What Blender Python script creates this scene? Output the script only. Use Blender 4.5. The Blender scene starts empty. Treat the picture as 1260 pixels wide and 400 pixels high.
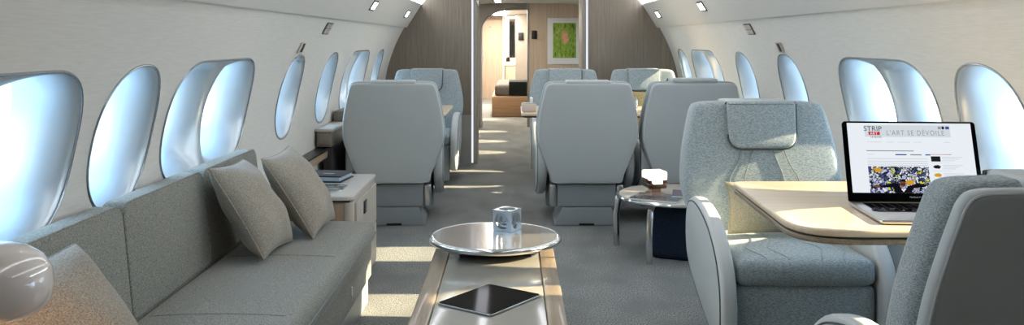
import bpy, bmesh, math, random
from mathutils import Vector, Matrix, geometry
random.seed(7)
PI = math.pi
EXPOSURE = 0.9
SCREEN = .95/2**EXPOSURE
SC = bpy.context.scene
COL = SC.collection

# ------------------------------------------------------------------ helpers
def lin(c):
    return tuple(((v/255)/12.92 if v/255 <= .04045 else (((v/255)+.055)/1.055)**2.4) for v in c) + (1.0,)

def tag(o, label=None, cat=None, group=None, kind=None):
    if label: o['label'] = label
    if cat: o['category'] = cat
    if group: o['group'] = group
    if kind: o['kind'] = kind
    return o

def empty(name, loc=(0, 0, 0), rz=0.0):
    o = bpy.data.objects.new(name, None)
    COL.objects.link(o)
    o.location = loc
    o.rotation_euler = (0, 0, rz)
    o.empty_display_size = .1
    return o

def thing(name, label, cat, loc=(0, 0, 0), rz=0.0, group=None):
    return tag(empty(name, loc, rz), label, cat, group)

def copy_tree(o, parent=None):
    c = o.copy()
    COL.objects.link(c)
    if parent is not None:
        c.parent = parent
    for ch in list(o.children):
        copy_tree(ch, c)
    return c

class MB:
    def __init__(self):
        self.bm = bmesh.new()

    def _add(self, verts, faces, M=None):
        vs = [self.bm.verts.new((M @ Vector(v)) if M is not None else v) for v in verts]
        for f in faces:
            try:
                self.bm.faces.new([vs[i] for i in f])
            except ValueError:
                pass
        return self

    def merge(self, other, M=None):
        if M is not None:
            bmesh.ops.transform(other, matrix=M, verts=other.verts)
        me = bpy.data.meshes.new('tmp')
        other.to_mesh(me)
        other.free()
        self.bm.from_mesh(me)
        bpy.data.meshes.remove(me)
        return self

    def box(self, c, s, bevel=0.0, seg=3, M=None):
        b = bmesh.new()
        bmesh.ops.create_cube(b, size=1.0)
        for v in b.verts:
            v.co = Vector((v.co.x*s[0]+c[0], v.co.y*s[1]+c[1], v.co.z*s[2]+c[2]))
        if bevel > 0:
            bmesh.ops.bevel(b, geom=list(b.edges), offset=min(bevel, min(s)*.49), segments=seg, profile=.5, affect='EDGES')
        return self.merge(b, M)

    def soft(self, c, s, r, puff=(0, 0, 0), n=14, M=None):
        """rounded box; puff swells the +-x, +-y, +-z faces"""
        hx, hy, hz = s[0]/2, s[1]/2, s[2]/2
        b = bmesh.new()
        bmesh.ops.create_cube(b, size=2.0)
        bmesh.ops.subdivide_edges(b, edges=list(b.edges), cuts=n, use_grid_fill=True)
        for v in b.verts:
            u, w, q = v.co
            p = []
            for val, h in ((u, hx), (w, hy), (q, hz)):
                t = math.copysign(1-(1-abs(val))**1.7, val) if abs(val) < 1 else val
                p.append(t*h)
            P = Vector(p)
            core = Vector((max(-hx+r, min(hx-r, P.x)), max(-hy+r, min(hy-r, P.y)), max(-hz+r, min(hz-r, P.z))))
            d = P-core
            if d.length > 1e-9:
                P = core+d.normalized()*r
            ux, uy, uz = P.x/hx, P.y/hy, P.z/hz
            if puff[0]: P.x += puff[0]*ux*(1-uy*uy)*(1-uz*uz)
            if puff[1]: P.y += puff[1]*uy*(1-ux*ux)*(1-uz*uz)
            if puff[2]: P.z += puff[2]*uz*(1-ux*ux)*(1-uy*uy)
            v.co = P+Vector(c)
        return self.merge(b, M)

    def prism(self, pts, h0, h1, bevel=0.0, seg=3, axis='z', M=None):
        """pts 2D outline, extruded between h0 and h1 on the axis. axis x: pts=(y,z); y: pts=(x,z); z: pts=(x,y)"""
        def mp(p, h):
            return {'x': (h, p[0], p[1]), 'y': (p[0], h, p[1]), 'z': (p[0], p[1], h)}[axis]
        b = bmesh.new()
        n = len(pts)
        lo = [b.verts.new(mp(p, h0)) for p in pts]
        hi = [b.verts.new(mp(p, h1)) for p in pts]
        fl = b.faces.new(lo)
        fh = b.faces.new(hi)
        for i in range(n):
            b.faces.new((lo[i], lo[(i+1) % n], hi[(i+1) % n], hi[i]))
        bmesh.ops.recalc_face_normals(b, faces=list(b.faces))
        if bevel > 0:
            es = [e for e in b.edges if (fl in e.link_faces or fh in e.link_faces)]
            bmesh.ops.bevel(b, geom=es, offset=bevel, segments=seg, profile=.5, affect='EDGES')
        return self.merge(b, M)

    def tube(self, path, r, n=8, closed=False, M=None):
        P = [Vector(p) for p in path]
        m = len(P)
        rr = r if isinstance(r, (list, tuple)) else [r]*m
        verts, faces = [], []
        up = None
        for i in range(m):
            if closed:
                t = (P[(i+1) % m]-P[i-1])
            else:
                t = P[min(i+1, m-1)]-P[max(i-1, 0)]
            t.normalize()
            if up is None:
                a = Vector((0, 0, 1)) if abs(t.z) < .9 else Vector((1, 0, 0))
                up = (a-t*a.dot(t)).normalized()
            else:
                up = (up-t*up.dot(t))
                up = up.normalized() if up.length > 1e-6 else t.orthogonal().normalized()
            s = t.cross(up)
            for k in range(n):
                a = 2*PI*k/n
                verts.append(P[i]+(up*math.cos(a)+s*math.sin(a))*rr[i])
        L = m if closed else m-1
        for i in range(L):
            j = (i+1) % m
            for k in range(n):
                faces.append((i*n+k, i*n+(k+1) % n, j*n+(k+1) % n, j*n+k))
        if not closed:
            faces.append(tuple(reversed(range(n))))
            faces.append(tuple((m-1)*n+k for k in range(n)))
        return self._add(verts, faces, M)

    def lathe(self, prof, n=40, c=(0, 0, 0), M=None):
        verts, faces = [], []
        m = len(prof)
        for r, z in prof:
            for k in range(n):
                a = 2*PI*k/n
                verts.append((c[0]+r*math.cos(a), c[1]+r*math.sin(a), c[2]+z))
        for i in range(m-1):
            for k in range(n):
                faces.append((i*n+k, i*n+(k+1) % n, (i+1)*n+(k+1) % n, (i+1)*n+k))
        if prof[0][0] > 1e-6: faces.append(tuple(reversed(range(n))))
        if prof[-1][0] > 1e-6: faces.append(tuple((m-1)*n+k for k in range(n)))
        self._add(verts, faces, M)
        bmesh.ops.remove_doubles(self.bm, verts=list(self.bm.verts), dist=1e-6)
        return self

    def shield(self, outline, th, rnd, dome=0.0, fn=None, nr=7, c=None):
        """padded panel: star-shaped outline (x,z); y from 0 (front) to th (back); rounded rims; fn deforms"""
        n = len(outline)
        cx = sum(p[0] for p in outline)/n if c is None else c[0]
        cz = sum(p[1] for p in outline)/n if c is None else c[1]
        rings = []
        def ring(inset, y, shrink=None):
            out = []
            for (x, z) in outline:
                dx, dz = x-cx, z-cz
                L = math.hypot(dx, dz)
                k = (L-inset)/L if shrink is None else shrink*(L-rnd)/L
                out.append((cx+dx*k, y, cz+dz*k))
            return out
        for s in [i/nr for i in range(1, nr+1)]:
            rings.append(ring(0, -dome*(1-s*s), s))
        for i in range(1, 5):
            a = PI/2*i/4
            rings.append(ring(rnd*(1-math.sin(a)), rnd*(1-math.cos(a))))
        for i in range(0, 5):
            a = PI/2*i/4
            rings.append(ring(rnd*(1-math.cos(a)), th-rnd+rnd*math.sin(a)))
        for s in [1-i/nr for i in range(1, nr)]:
            rings.append(ring(0, th, s))
        verts = [(cx, -dome, cz)]
        for r in rings: verts += r
        verts.append((cx, th, cz))
        faces = []
        for k in range(n):
            faces.append((0, 1+k, 1+(k+1) % n))
        for i in range(len(rings)-1):
            a, b = 1+i*n, 1+(i+1)*n
            for k in range(n):
                faces.append((a+k, b+k, b+(k+1) % n, a+(k+1) % n))
        a = 1+(len(rings)-1)*n
        for k in range(n):
            faces.append((a+k, len(verts)-1, a+(k+1) % n))
        if fn: verts = [fn(*v) for v in verts]
        return self._add(verts, faces)

    def build(self, name, mat, parent=None, smooth=40, recalc=True):
        if recalc:
            bmesh.ops.recalc_face_normals(self.bm, faces=list(self.bm.faces))
        me = bpy.data.meshes.new(name)
        self.bm.to_mesh(me)
        self.bm.free()
        me.materials.append(mat)
        if smooth:
            me.shade_smooth()
            me.set_sharp_from_angle(angle=math.radians(smooth))
        o = bpy.data.objects.new(name, me)
        COL.objects.link(o)
        if parent is not None: o.parent = parent
        return o

def round_poly(pts, r, seg=6):
    """rounds polygon corners; r number or list"""
    n = len(pts)
    out = []
    for i in range(n):
        p0, p1, p2 = Vector(pts[i-1]), Vector(pts[i]), Vector(pts[(i+1) % n])
        rr = r[i] if isinstance(r, (list, tuple)) else r
        a, b = (p0-p1), (p2-p1)
        la, lb = a.length, b.length
        a.normalize(); b.normalize()
        if rr <= 0:
            out.append(tuple(p1)); continue
        ang = a.angle(b)
        d = min(rr/math.tan(ang/2), la*.48, lb*.48)
        A, B = p1+a*d, p1+b*d
        for k in range(seg+1):
            t = k/seg
            out.append(tuple(A*(1-t)**2+p1*2*t*(1-t)+B*t*t))
    return out

def smooth_closed(pts, sub=5):
    n = len(pts)
    out = []
    for i in range(n):
        p0, p1, p2, p3 = [Vector(pts[(i+k-1) % n]) for k in range(4)]
        for s in range(sub):
            t = s/sub
            out.append(tuple(.5*((2*p1)+(-p0+p2)*t+(2*p0-5*p1+4*p2-p3)*t*t+(-p0+3*p1-3*p2+p3)*t**3)))
    return out

def smooth_open(pts, sub=6):
    P = [Vector(p) for p in pts]
    P = [P[0]*2-P[1]]+P+[P[-1]*2-P[-2]]
    out = []
    for i in range(1, len(P)-2):
        p0, p1, p2, p3 = P[i-1:i+3]
        for s in range(sub):
            t = s/sub
            out.append(.5*((2*p1)+(-p0+p2)*t+(2*p0-5*p1+4*p2-p3)*t*t+(-p0+3*p1-3*p2+p3)*t**3))
    out.append(P[-2])
    return out

def inset(o, d, c=(0, .64)):
    out = []
    for x, z in o:
        dx, dz = x-c[0], z-c[1]
        L = math.hypot(dx, dz)
        out.append((c[0]+dx*(L-d)/L, c[1]+dz*(L-d)/L))
    return out

# ------------------------------------------------------------------ materials
class NT:
    def __init__(self, name):
        self.m = bpy.data.materials.new(name)
        self.m.use_nodes = True
        self.t = self.m.node_tree
        self.t.nodes.clear()
        self.out = self.t.nodes.new('ShaderNodeOutputMaterial')
    def n(self, kind, **kw):
        nd = self.t.nodes.new(kind)
        for k, v in kw.items():
            if k in nd.inputs: nd.inputs[k].default_value = v
            else: setattr(nd, k, v)
        return nd
    def l(self, a, b):
        self.t.links.new(a, b)

def plain(name, rgb, rough=.5, metal=0.0, spec=.5, coat=0.0, emit=None, estr=0.0, sheen=0.0, trans=0.0, noise=0.0, nscale=30):
    q = NT(name)
    b = q.n('ShaderNodeBsdfPrincipled')
    b.inputs['Base Color'].default_value = lin(rgb)
    b.inputs['Roughness'].default_value = rough
    b.inputs['Metallic'].default_value = metal
    b.inputs['Specular IOR Level'].default_value = spec
    b.inputs['Coat Weight'].default_value = coat
    b.inputs['Coat Roughness'].default_value = .05
    b.inputs['Sheen Weight'].default_value = sheen
    b.inputs['Transmission Weight'].default_value = trans
    if emit:
        b.inputs['Emission Color'].default_value = lin(emit)
        b.inputs['Emission Strength'].default_value = estr
    if noise:
        tc = q.n('ShaderNodeTexCoord')
        nz = q.n('ShaderNodeTexNoise', Scale=nscale, Detail=4.0)
        q.l(tc.outputs['Object'], nz.inputs['Vector'])
        bp = q.n('ShaderNodeBump', Strength=noise, Distance=.002)
        q.l(nz.outputs['Fac'], bp.inputs['Height'])
        q.l(bp.outputs['Normal'], b.inputs['Normal'])
        rr = q.n('ShaderNodeMapRange')
        rr.inputs['To Min'].default_value = max(0, rough-.06); rr.inputs['To Max'].default_value = rough+.06
        q.l(nz.outputs['Fac'], rr.inputs['Value']); q.l(rr.outputs['Result'], b.inputs['Roughness'])
    q.l(b.outputs[0], q.out.inputs[0])
    return q.m

def textured(name, c0, c1, scale=(1, 1, 1), nscale=100, detail=3, rough=.8, bump=.3, bdist=.002, lo=.35, hi=.65, spec=.3, sheen=0.0, coat=0.0, c2=None, c2scale=3):
    """two-tone noise on stretched object coordinates"""
    q = NT(name)
    b = q.n('ShaderNodeBsdfPrincipled', Roughness=rough)
    b.inputs['Specular IOR Level'].default_value = spec
    b.inputs['Sheen Weight'].default_value = sheen
    b.inputs['Coat Weight'].default_value = coat
    b.inputs['Coat Roughness'].default_value = .08
    tc = q.n('ShaderNodeTexCoord')
    mp = q.n('ShaderNodeMapping')
    mp.inputs['Scale'].default_value = scale
    q.l(tc.outputs['Object'], mp.inputs['Vector'])
    nz = q.n('ShaderNodeTexNoise', Scale=nscale, Detail=detail, Roughness=.6)
    q.l(mp.outputs[0], nz.inputs['Vector'])
    cr = q.n('ShaderNodeValToRGB')
    cr.color_ramp.elements[0].position = lo; cr.color_ramp.elements[0].color = lin(c0)
    cr.color_ramp.elements[1].position = hi; cr.color_ramp.elements[1].color = lin(c1)
    q.l(nz.outputs['Fac'], cr.inputs['Fac'])
    col = cr.outputs['Color']
    if c2:
        n2 = q.n('ShaderNodeTexNoise', Scale=c2scale, Detail=2.0)
        q.l(mp.outputs[0], n2.inputs['Vector'])
        mr = q.n('ShaderNodeMapRange')
        mr.inputs['From Min'].default_value = .4; mr.inputs['From Max'].default_value = .7
        q.l(n2.outputs['Fac'], mr.inputs['Value'])
        mx = q.n('ShaderNodeMix', data_type='RGBA')
        q.l(mr.outputs[0], mx.inputs['Factor'])
        q.l(col, mx.inputs[6]); mx.inputs[7].default_value = lin(c2)
        col = mx.outputs[2]
    q.l(col, b.inputs['Base Color'])
    if bump:
        bp = q.n('ShaderNodeBump', Strength=bump, Distance=bdist)
        q.l(nz.outputs['Fac'], bp.inputs['Height'])
        q.l(bp.outputs['Normal'], b.inputs['Normal'])
    q.l(b.outputs[0], q.out.inputs[0])
    return q.m

def glow(name, rgb, s):
    q = NT(name)
    e = q.n('ShaderNodeEmission', Strength=s)
    e.inputs['Color'].default_value = lin(rgb)
    q.l(e.outputs[0], q.out.inputs[0])
    return q.m

def thin_glass(name, tint=(255, 255, 255), refl=.08):
    q = NT(name)
    t = q.n('ShaderNodeBsdfTransparent'); t.inputs['Color'].default_value = lin(tint)
    g = q.n('ShaderNodeBsdfGlossy', Roughness=.03)
    lw = q.n('ShaderNodeLayerWeight', Blend=.25)
    ml = q.n('ShaderNodeMath', operation='MULTIPLY_ADD'); ml.inputs[1].default_value = .35; ml.inputs[2].default_value = refl*.4
    q.l(lw.outputs['Fresnel'], ml.inputs[0])
    mx = q.n('ShaderNodeMixShader')
    q.l(ml.outputs[0], mx.inputs[0]); q.l(t.outputs[0], mx.inputs[1]); q.l(g.outputs[0], mx.inputs[2])
    q.l(mx.outputs[0], q.out.inputs[0])
    return q.m

M = {}
M['wall'] = textured('wall_cloth', (210, 208, 202), (218, 216, 210), scale=(1, .05, 1), nscale=220, detail=3, rough=.85, bump=.12, bdist=.001, spec=.2)
M['ceil'] = plain('ceiling_panel', (208, 206, 200), .7, noise=.05, nscale=200)
M['wood'] = textured('taupe_wood', (114, 105, 94), (138, 128, 116), scale=(1, 1, .05), nscale=60, detail=4, rough=.45, bump=.05, spec=.3, c2=(124, 114, 102), c2scale=6)
M['wood_warm'] = textured('warm_wood', (190, 170, 150), (206, 188, 168), scale=(1, 1, .05), nscale=40, detail=4, rough=.45, bump=.04, spec=.3)
M['wood_tan'] = textured('tan_wood', (150, 128, 106), (176, 154, 130), scale=(1, 1, .05), nscale=60, detail=4, rough=.4, bump=.05, spec=.4)
M['wood_rim'] = textured('rim_wood', (124, 109, 90), (150, 133, 111), scale=(1, .06, 1), nscale=60, detail=4, rough=.35, bump=.04, coat=.3)
M['maple'] = textured('maple_table', (206, 184, 156), (220, 200, 174), scale=(.05, 1, 1), nscale=45, detail=4, rough=.28, bump=.02, coat=.4)
M['bed_wood'] = textured('bed_wood', (150, 122, 96), (170, 142, 114), scale=(.05, 1, 1), nscale=40, detail=4, rough=.5, bump=.03)
M['carpet'] = textured('grey_carpet', (88, 90, 90), (170, 171, 169), scale=(1, .6, 1), nscale=165, detail=5, rough=.95, bump=.6, bdist=.004, lo=.38, hi=.62, spec=.1, c2=(122, 124, 123), c2scale=4)
M['sofa'] = textured('sofa_tweed', (96, 98, 93), (162, 161, 152), nscale=280, detail=2, rough=.9, bump=.4, bdist=.002, spec=.15, sheen=.2)
M['cushion'] = textured('cushion_weave', (122, 117, 108), (176, 168, 155), scale=(1, 1, 1.8), nscale=260, detail=3, rough=.9, bump=.5, bdist=.002, spec=.15, sheen=.2)
M['tweed'] = textured('seat_tweed', (120, 132, 137), (176, 186, 189), scale=(.5, 1, 2.0), nscale=230, detail=2, rough=.88, bump=.35, bdist=.0015, spec=.2, sheen=.2)
M['seam'] = plain('dark_piping', (70, 76, 78), .7)
M['seam_soft'] = plain('soft_piping', (122, 130, 132), .85)
M['leather'] = plain('pale_leather', (178, 184, 186), .42, spec=.45, noise=.12, nscale=260)
M['leather2'] = plain('side_leather', (190, 194, 195), .45, spec=.4, noise=.1, nscale=260)
M['leather3'] = plain('grey_leather', (136, 142, 145), .45, spec=.4, noise=.1, nscale=260)
M['chrome'] = plain('chrome', (215, 217, 220), .12, 1.0)
M['steel'] = plain('brushed_steel', (196, 198, 200), .28, 1.0)
M['cube'] = plain('cube_steel', (184, 194, 204), .32, .7)
M['mirror_top'] = plain('polished_tray', (188, 184, 182), .16, .75, coat=.4)
M['lacquer'] = plain('greige_lacquer', (150, 147, 138), .12, spec=.35, coat=.1)
M['cab'] = plain('cabinet_laminate', (186, 178, 168), .4, noise=.04)
M['cabtop'] = plain('cabinet_top', (196, 192, 186), .3, coat=.3, noise=.03)
M['black'] = plain('black_trim', (16, 16, 18), .35)
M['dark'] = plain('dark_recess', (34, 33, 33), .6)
M['screen_black'] = plain('tablet_glass', (5, 5, 7), .06, spec=.02)
M['navy'] = textured('navy_weave', (22, 30, 44), (40, 50, 68), scale=(1, 1, 1), nscale=170, rough=.9, bump=.5, spec=.15)
M['navy_cover'] = plain('book_cover', (20, 24, 34), .4)
M['pages'] = plain('book_pages', (168, 186, 206), .7)
M['reveal'] = plain('window_reveal', (206, 214, 220), .34, .55)
M['rim'] = plain('window_rim', (176, 180, 184), .25, .8)
M['glass'] = thin_glass('window_glass', (244, 250, 255))
M['tray_glass'] = plain('tray_glass', (70, 84, 92), .08, .6, coat=1.0)
M['lampglass'] = plain('lamp_shade_glass', (238, 228, 222), .14, spec=.6, coat=.7)
M['bulb'] = glow('bulb_glow', (255, 190, 120), 90)
M['lampglow'] = glow('glass_glow', (255, 238, 212), 1.1)
M['amber'] = plain('smoked_amber', (52, 32, 20), .15, coat=.6)
M['copper'] = plain('copper_base', (190, 150, 128), .3, .7)
M['cove'] = glow('cove_led', (246, 250, 255), 7.5)
M['vest'] = glow('vestibule_led_and_fill', (255, 244, 228), 30)
M['line'] = glow('line_led', (248, 250, 255), 2.6)
M['spot'] = glow('spot_led', (255, 244, 224), 6.0)
M['strip'] = glow('strip_led', (240, 244, 252), .55)
M['fixture'] = plain('fixture_bezel', (92, 92, 90), .4)
M['white'] = plain('white_gloss', (226, 226, 222), .3)
M['matboard'] = plain('white_mat', (226, 228, 232), .6)
M['grey_panel'] = plain('grey_panel', (146, 140, 132), .45, noise=.03)
M['grey_dado'] = plain('grey_dado', (150, 150, 146), .5, noise=.04)
M['bed_grey'] = textured('bed_cover', (92, 90, 88), (118, 116, 112), nscale=60, rough=.9, bump=.3)
M['throw'] = textured('dark_throw', (14, 18, 18), (26, 32, 32), nscale=90, rough=.9, bump=.3)
M['mirror'] = plain('mirror', (190, 190, 188), .03, 1.0)
M['maroon'] = plain('maroon_web', (58, 26, 28), .6)
M['cream'] = plain('cream_box', (206, 192, 180), .4)
M['gold'] = textured('gold_cushion', (150, 128, 84), (206, 182, 128), scale=(1, 1, 2), nscale=130, rough=.9, bump=.5)
M['lemon'] = textured('straw_cushion', (150, 143, 124), (184, 176, 154), scale=(1, 1, 2), nscale=220, rough=.9, bump=.6, bdist=.003)

# ------------------------------------------------------------------ the hull
XC, ZC, R = 0.20, 0.616, 1.495
T0 = R*math.asin((0-ZC)/R)                # floor edge
T1 = R*math.asin((1.385-ZC)/R)            # crease
TW, HW = R*math.radians(12.47), .242      # window centre / half height
YA, YB = -1.4, 19.6

def hull(side, y, t, depth=0.0):
    th = t/R
    r = R+depth
    return (XC+side*r*math.cos(th), y, ZC+r*math.sin(th))

def sup(a, b, phi, e=2.35):
    c, s = math.cos(phi), math.sin(phi)
    return (a*math.copysign(abs(c)**(2/e), c), b*math.copysign(abs(s)**(2/e), s))

def oval_outline(w):
    return [sup(w/2, HW, 2*PI*k/48) for k in range(48)]

def double_half(w, s):
    """half of a wide window, s=+1: y from 0 to w/2, in order; the first point of the straight ridge flagged by x==0"""
    a = .26
    pts = []
    for k in range(25):
        p = sup(a, HW, -PI/2+PI*k/24, 2.5)
        pts.append((w/2-a+p[0], p[1]))
    ridge = [(0.0, HW-2*HW*k/12) for k in range(0, 13)]
    top = [(w/2-a)*(1-k/4) for k in range(1, 4)]
    pts = pts+[(x, HW) for x in top]+ridge+[((w/2-a)*k/4, -HW) for k in range(1, 4)]
    return [(p[0]*s, p[1]) for p in pts]

def double_outline(w):
    a = .26
    pts = []
    for k in range(25):
        p = sup(a, HW, -PI/2+PI*k/24, 2.5)
        pts.append((w/2-a+p[0], p[1]))
    for k in range(25):
        p = sup(a, HW, PI/2+PI*k/24, 2.5)
        pts.append((-w/2+a+p[0], p[1]))
    return pts

WIN = {-1: [('d', 2.06, 1.02), ('o', 2.90, .45), ('d', 3.74, 1.02), ('o', 5.03, .45), ('o', 6.02, .46), ('d', 7.10, 1.02), ('o', 8.2, .45), ('o', 11.0, .45), ('o', 15.0, .45)],
       1: [('d', 2.20, 1.02), ('o', 3.07, .46), ('d', 3.95, 1.01), ('o', 5.24, .46), ('o', 6.26, .46), ('d', 7.52, 1.08), ('o', 8.47, .45), ('o', 10.0, .45), ('o', 11.1, .45), ('o', 12.3, .45), ('o', 14.2, .45), ('d', 17.0, 1.02)]}  # windows past the picture wall are unseen, added to light the bed

def point_in(poly, x, y):
    ins = False
    n = len(poly)
    for i in range(n):
        x1, y1 = poly[i]; x2, y2 = poly[i-1]
        if (y1 > y) != (y2 > y) and x < (x2-x1)*(y-y1)/(y2-y1)+x1:
            ins = not ins
    return ins

def make_side(side, name):
    outs = []
    for kind, yc, w in WIN[side]:
        o = oval_outline(w) if kind == 'o' else double_outline(w)
        outs.append([(yc+p[0], TW+p[1]) for p in o])
    vs, es = [], []
    def loop(p):
        b = len(vs)
        vs.extend(Vector(q) for q in p)
        es.extend((b+i, b+(i+1) % len(p)) for i in range(len(p)))
    loop([(YA, T0), (YB, T0), (YB, T1), (YA, T1)])
    for o in outs: loop(o)
    nt = 26
    y = YA+.2
    while y < YB-.1:
        for k in range(1, nt):
            t = T0+(T1-T0)*k/nt
            if not any(min(p[0] for p in o)-.02 < y < max(p[0] for p in o)+.02 and abs(t-TW) < HW+.02 for o in outs):
                vs.append(Vector((y, t)))
        y += .2
    for yy in (YA, YB):
        for k in range(1, nt):
            vs.append(Vector((yy, T0+(T1-T0)*k/nt)))
    V, E_, F, *_ = geometry.delaunay_2d_cdt(vs, es, [], 1, 1e-5)
    m = MB()
    faces = []
    for f in F:
        cx = sum(V[i].x for i in f)/len(f); cy = sum(V[i].y for i in f)/len(f)
        if not any(abs(cx-(min(p[0] for p in o)+max(p[0] for p in o))/2) < .7 and point_in(o, cx, cy) for o in outs):
            faces.append(tuple(f))
    m._add([hull(side, v.x, v.y) for v in V], faces)
    m.build(name, M['wall'], smooth=60)['kind'] = 'structure'

make_side(-1, 'wall_left')
make_side(1, 'wall_right')

wn = 0
DEP = .17
def make_window(side, kind, yc, w):
    global wn
    wn += 1
    root = empty('window_%d' % wn, hull(side, yc, TW))
    tag(root, kind='structure')
    L = Vector(root.location)
    halves = [(oval_outline(w), 0.0, .40)] if kind == 'o' else [(double_half(w, s), s*.262, .40) for s in (-1, 1)]
    rv = MB(); pn = MB()
    for pts, cy, f in halves:
        n = len(pts)
        ax = .195 if kind == 'd' else w*.385
        rings = []
        S = 10
        for i in range(S+1):
            s = i/S
            lat = 1-(1-s)**1.45
            dep = s**1.9
            ring = []
            for (x, t) in pts:
                phi = math.atan2(t/HW, (x-cy)/(w/2 if kind == 'o' else .255))
                px, pt = sup(ax, HW*.83, phi, 2.2)
                d0 = 0.0
                if kind == 'd' and abs(x) < 1e-6:
                    d0 = .035*(1-(t/HW)**2)
                X = x+(cy+px-x)*lat
                Tt = t+(pt-t)*lat
                ring.append(Vector(hull(side, yc+X, TW+Tt, d0+(DEP-d0)*dep))-L)
            rings.append(ring)
        verts = [v for r in rings for v in r]
        faces = []
        for i in range(S):
            for k in range(n):
                faces.append((i*n+k, i*n+(k+1) % n, (i+1)*n+(k+1) % n, (i+1)*n+k))
        rv._add(verts, faces)
        pn._add(rings[-1]+[Vector(hull(side, yc+cy, TW, DEP))-L], [(k, (k+1) % n, n) for k in range(n)])
    rv.build('reveal', M['reveal'], root, smooth=50)
    pn.build('pane', M['glass'], root)
    o = oval_outline(w) if kind == 'o' else double_outline(w)
    fr = MB()
    fr.tube([Vector(hull(side, yc+p[0], TW+p[1], -.001))-L for p in o], .0045, 8, closed=True)
    fr.build('window_frame', M['rim'], root)

for sd in (-1, 1):
    for k, y, w in WIN[sd]:
        make_window(sd, k, y, w)

def struct(name, m, mat, smooth=40):
    o = m.build(name, mat, smooth=smooth)
    o['kind'] = 'structure'
    return o

m = MB(); m.box((XC, (YA+YB)/2, -.05), (2.74, YB-YA, .1)); struct('floor', m, M['carpet'], 0)

def sweep(name, prof, mat, y0=YA, y1=YB, side=1, closed=False):
    m = MB()
    n = len(prof)
    V = [(XC+side*p[0], y0, p[1]) for p in prof]+[(XC+side*p[0], y1, p[1]) for p in prof]
    rng = range(n if closed else n-1)
    m._add(V, [(i, (i+1) % n, n+(i+1) % n, n+i) for i in rng])
    return struct(name, m, mat, 35)

tn = 0
def trim(m, mat, smooth=40):
    global tn
    tn += 1
    return struct('trim_%d' % tn, m, mat, smooth)

YP = 9.0                                  # partition
YQ = 12.97                                # wall with the picture
for sd in (-1, 1):
    sweep('ceiling' if sd < 0 else 'ceiling.001', [(1.283, 1.384), (1.262, 1.381), (1.253, 1.390), (1.112, 1.612), (1.118, 1.622), (1.15, 1.628), (1.15, 1.70), (1.06, 1.72), (.95, 1.79), (.8, 1.87), (.55, 1.94), (.3, 1.97), (0, 1.975)], M['ceil'], y1=YP, side=sd)
    sweep('ceiling.002' if sd < 0 else 'ceiling.003', [(1.283, 1.384), (1.1, 1.63), (.9, 1.76), (.5, 1.79), (0, 1.79)], M['ceil'], y0=YP, side=sd)
    tn += 1
    sweep('trim_%d' % tn, [(1.149, 1.632), (1.149, 1.696), (1.140, 1.696), (1.140, 1.632)], M['cove'], y0=2.2, y1=YP-.01, side=sd, closed=True)

for x in (-.28, .68):
    m = MB(); m.box((x, 4.95, 1.955), (.10, 7.8, .05), .004); trim(m, M['line'])

# partitions: flat panels with the hull's outline
def hull_x(z, inset=.0):
    return math.sqrt((R-inset)**2-(z-ZC)**2)

def bulk(side, xin, y0, y1, z0, z1, ztop, n=26, flat=None):
    """panel between x=xin and the hull on one side"""
    pts = []
    for k in range(n+1):
        z = z0+(z1-z0)*k/n
        pts.append((XC+side*(hull_x(z)+.0), z))
    if ztop > z1:
        pts += [(xin, z1)]
    else:
        pts += [(xin, z1)]
    pts += [(xin, z0)]
    m = MB()
    m.prism(pts, y0, y1, axis='y')
    return m

XL, XR = -.415, .772
struct('wall_partition_left', bulk(-1, XL, YP, YP+.10, .5, 1.96, 1.96), M['wood'])
struct('wall_partition_right', bulk(1, XR, YP, YP+.10, .5, 1.96, 1.96), M['wood'])
m = bulk(-1, XL, YP-.012, YP+.10, 0, .5, .5); trim(m, M['grey_dado'])
m = bulk(1, XR, YP-.012, YP+.10, 0, .5, .5); trim(m, M['grey_dado'])
# lit strips and jambs of the opening
for x0, s in ((XL, 1), (XR, -1)):
    m = MB(); m.box((x0+s*.016, YP+.005, .98), (.018, .03, 1.92), .004); trim(m, M['strip'])
    m = MB(); m.box((x0+s*.03, YP+.30, .98), (.06, .48, 1.96), .004); trim(m, M['grey_panel'])
m = MB(); m.box((.18, YP+.3, 1.885), (1.2, .6, .19), .004); trim(m, M['grey_panel'])

# far wall with arch
def arch_wall():
    m = MB()
    zt = 1.80
    left, right, top = -.445, .222, 1.70
    arc = []
    for k in range(13):
        a = PI-PI/2*k/12
        arc.append((left+.40+.40*math.cos(a), top-.30+.30*math.sin(a)))
    pts = [(-1.27, 0), (left, 0)]+arc+[(right, top+.005), (right, zt), (-1.0, zt), (-1.27, 1.2)]
    m.prism(pts, YQ, YQ+.08, axis='y')
    return m
struct('wall_aft_left', arch_wall(), M['grey_panel'])
m = MB()
for k in range(2):
    pass
arc = []
for k in range(13):
    a = PI-PI/2*k/12
    arc.append(Vector((-.445+.40+.40*math.cos(a), YQ-.004, 1.40+.30*math.sin(a))))
m.tube([Vector((-.445, YQ-.004, 0))]+arc+[Vector((.22, YQ-.004, 1.705))], .014, 8)
trim(m, M['steel'])
m = MB(); m.box((.50, 17.3, .885), (.87, .06, 1.77), .004); struct('door_1', m, M['grey_panel'])
m = MB(); m.box((.228, YQ, .9), (.016, .1, 1.8), .003); trim(m, M['steel'])
struct('wall_aft_right', bulk(1, .236, YQ-.02, YQ+.08, 0, 1.8, 1.8), M['wood_warm'])
# end of the sleeping cabin
m = MB(); m.box((XC, YB-.2, .95), (2.9, .1, 1.9)); struct('wall_back', m, M['wood_warm'])
m = MB(); m.box((XC, YA-.05, 1.0), (3.0, .1, 2.0)); struct('wall_front', m, M['wall'])

# ------------------------------------------------------------------ seats
LEAN = math.tan(math.radians(11))
def lean(x, y, z):
    return (x, y+.115+(z-.40)*LEAN + .10*x*x*-1.0, z)

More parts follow.
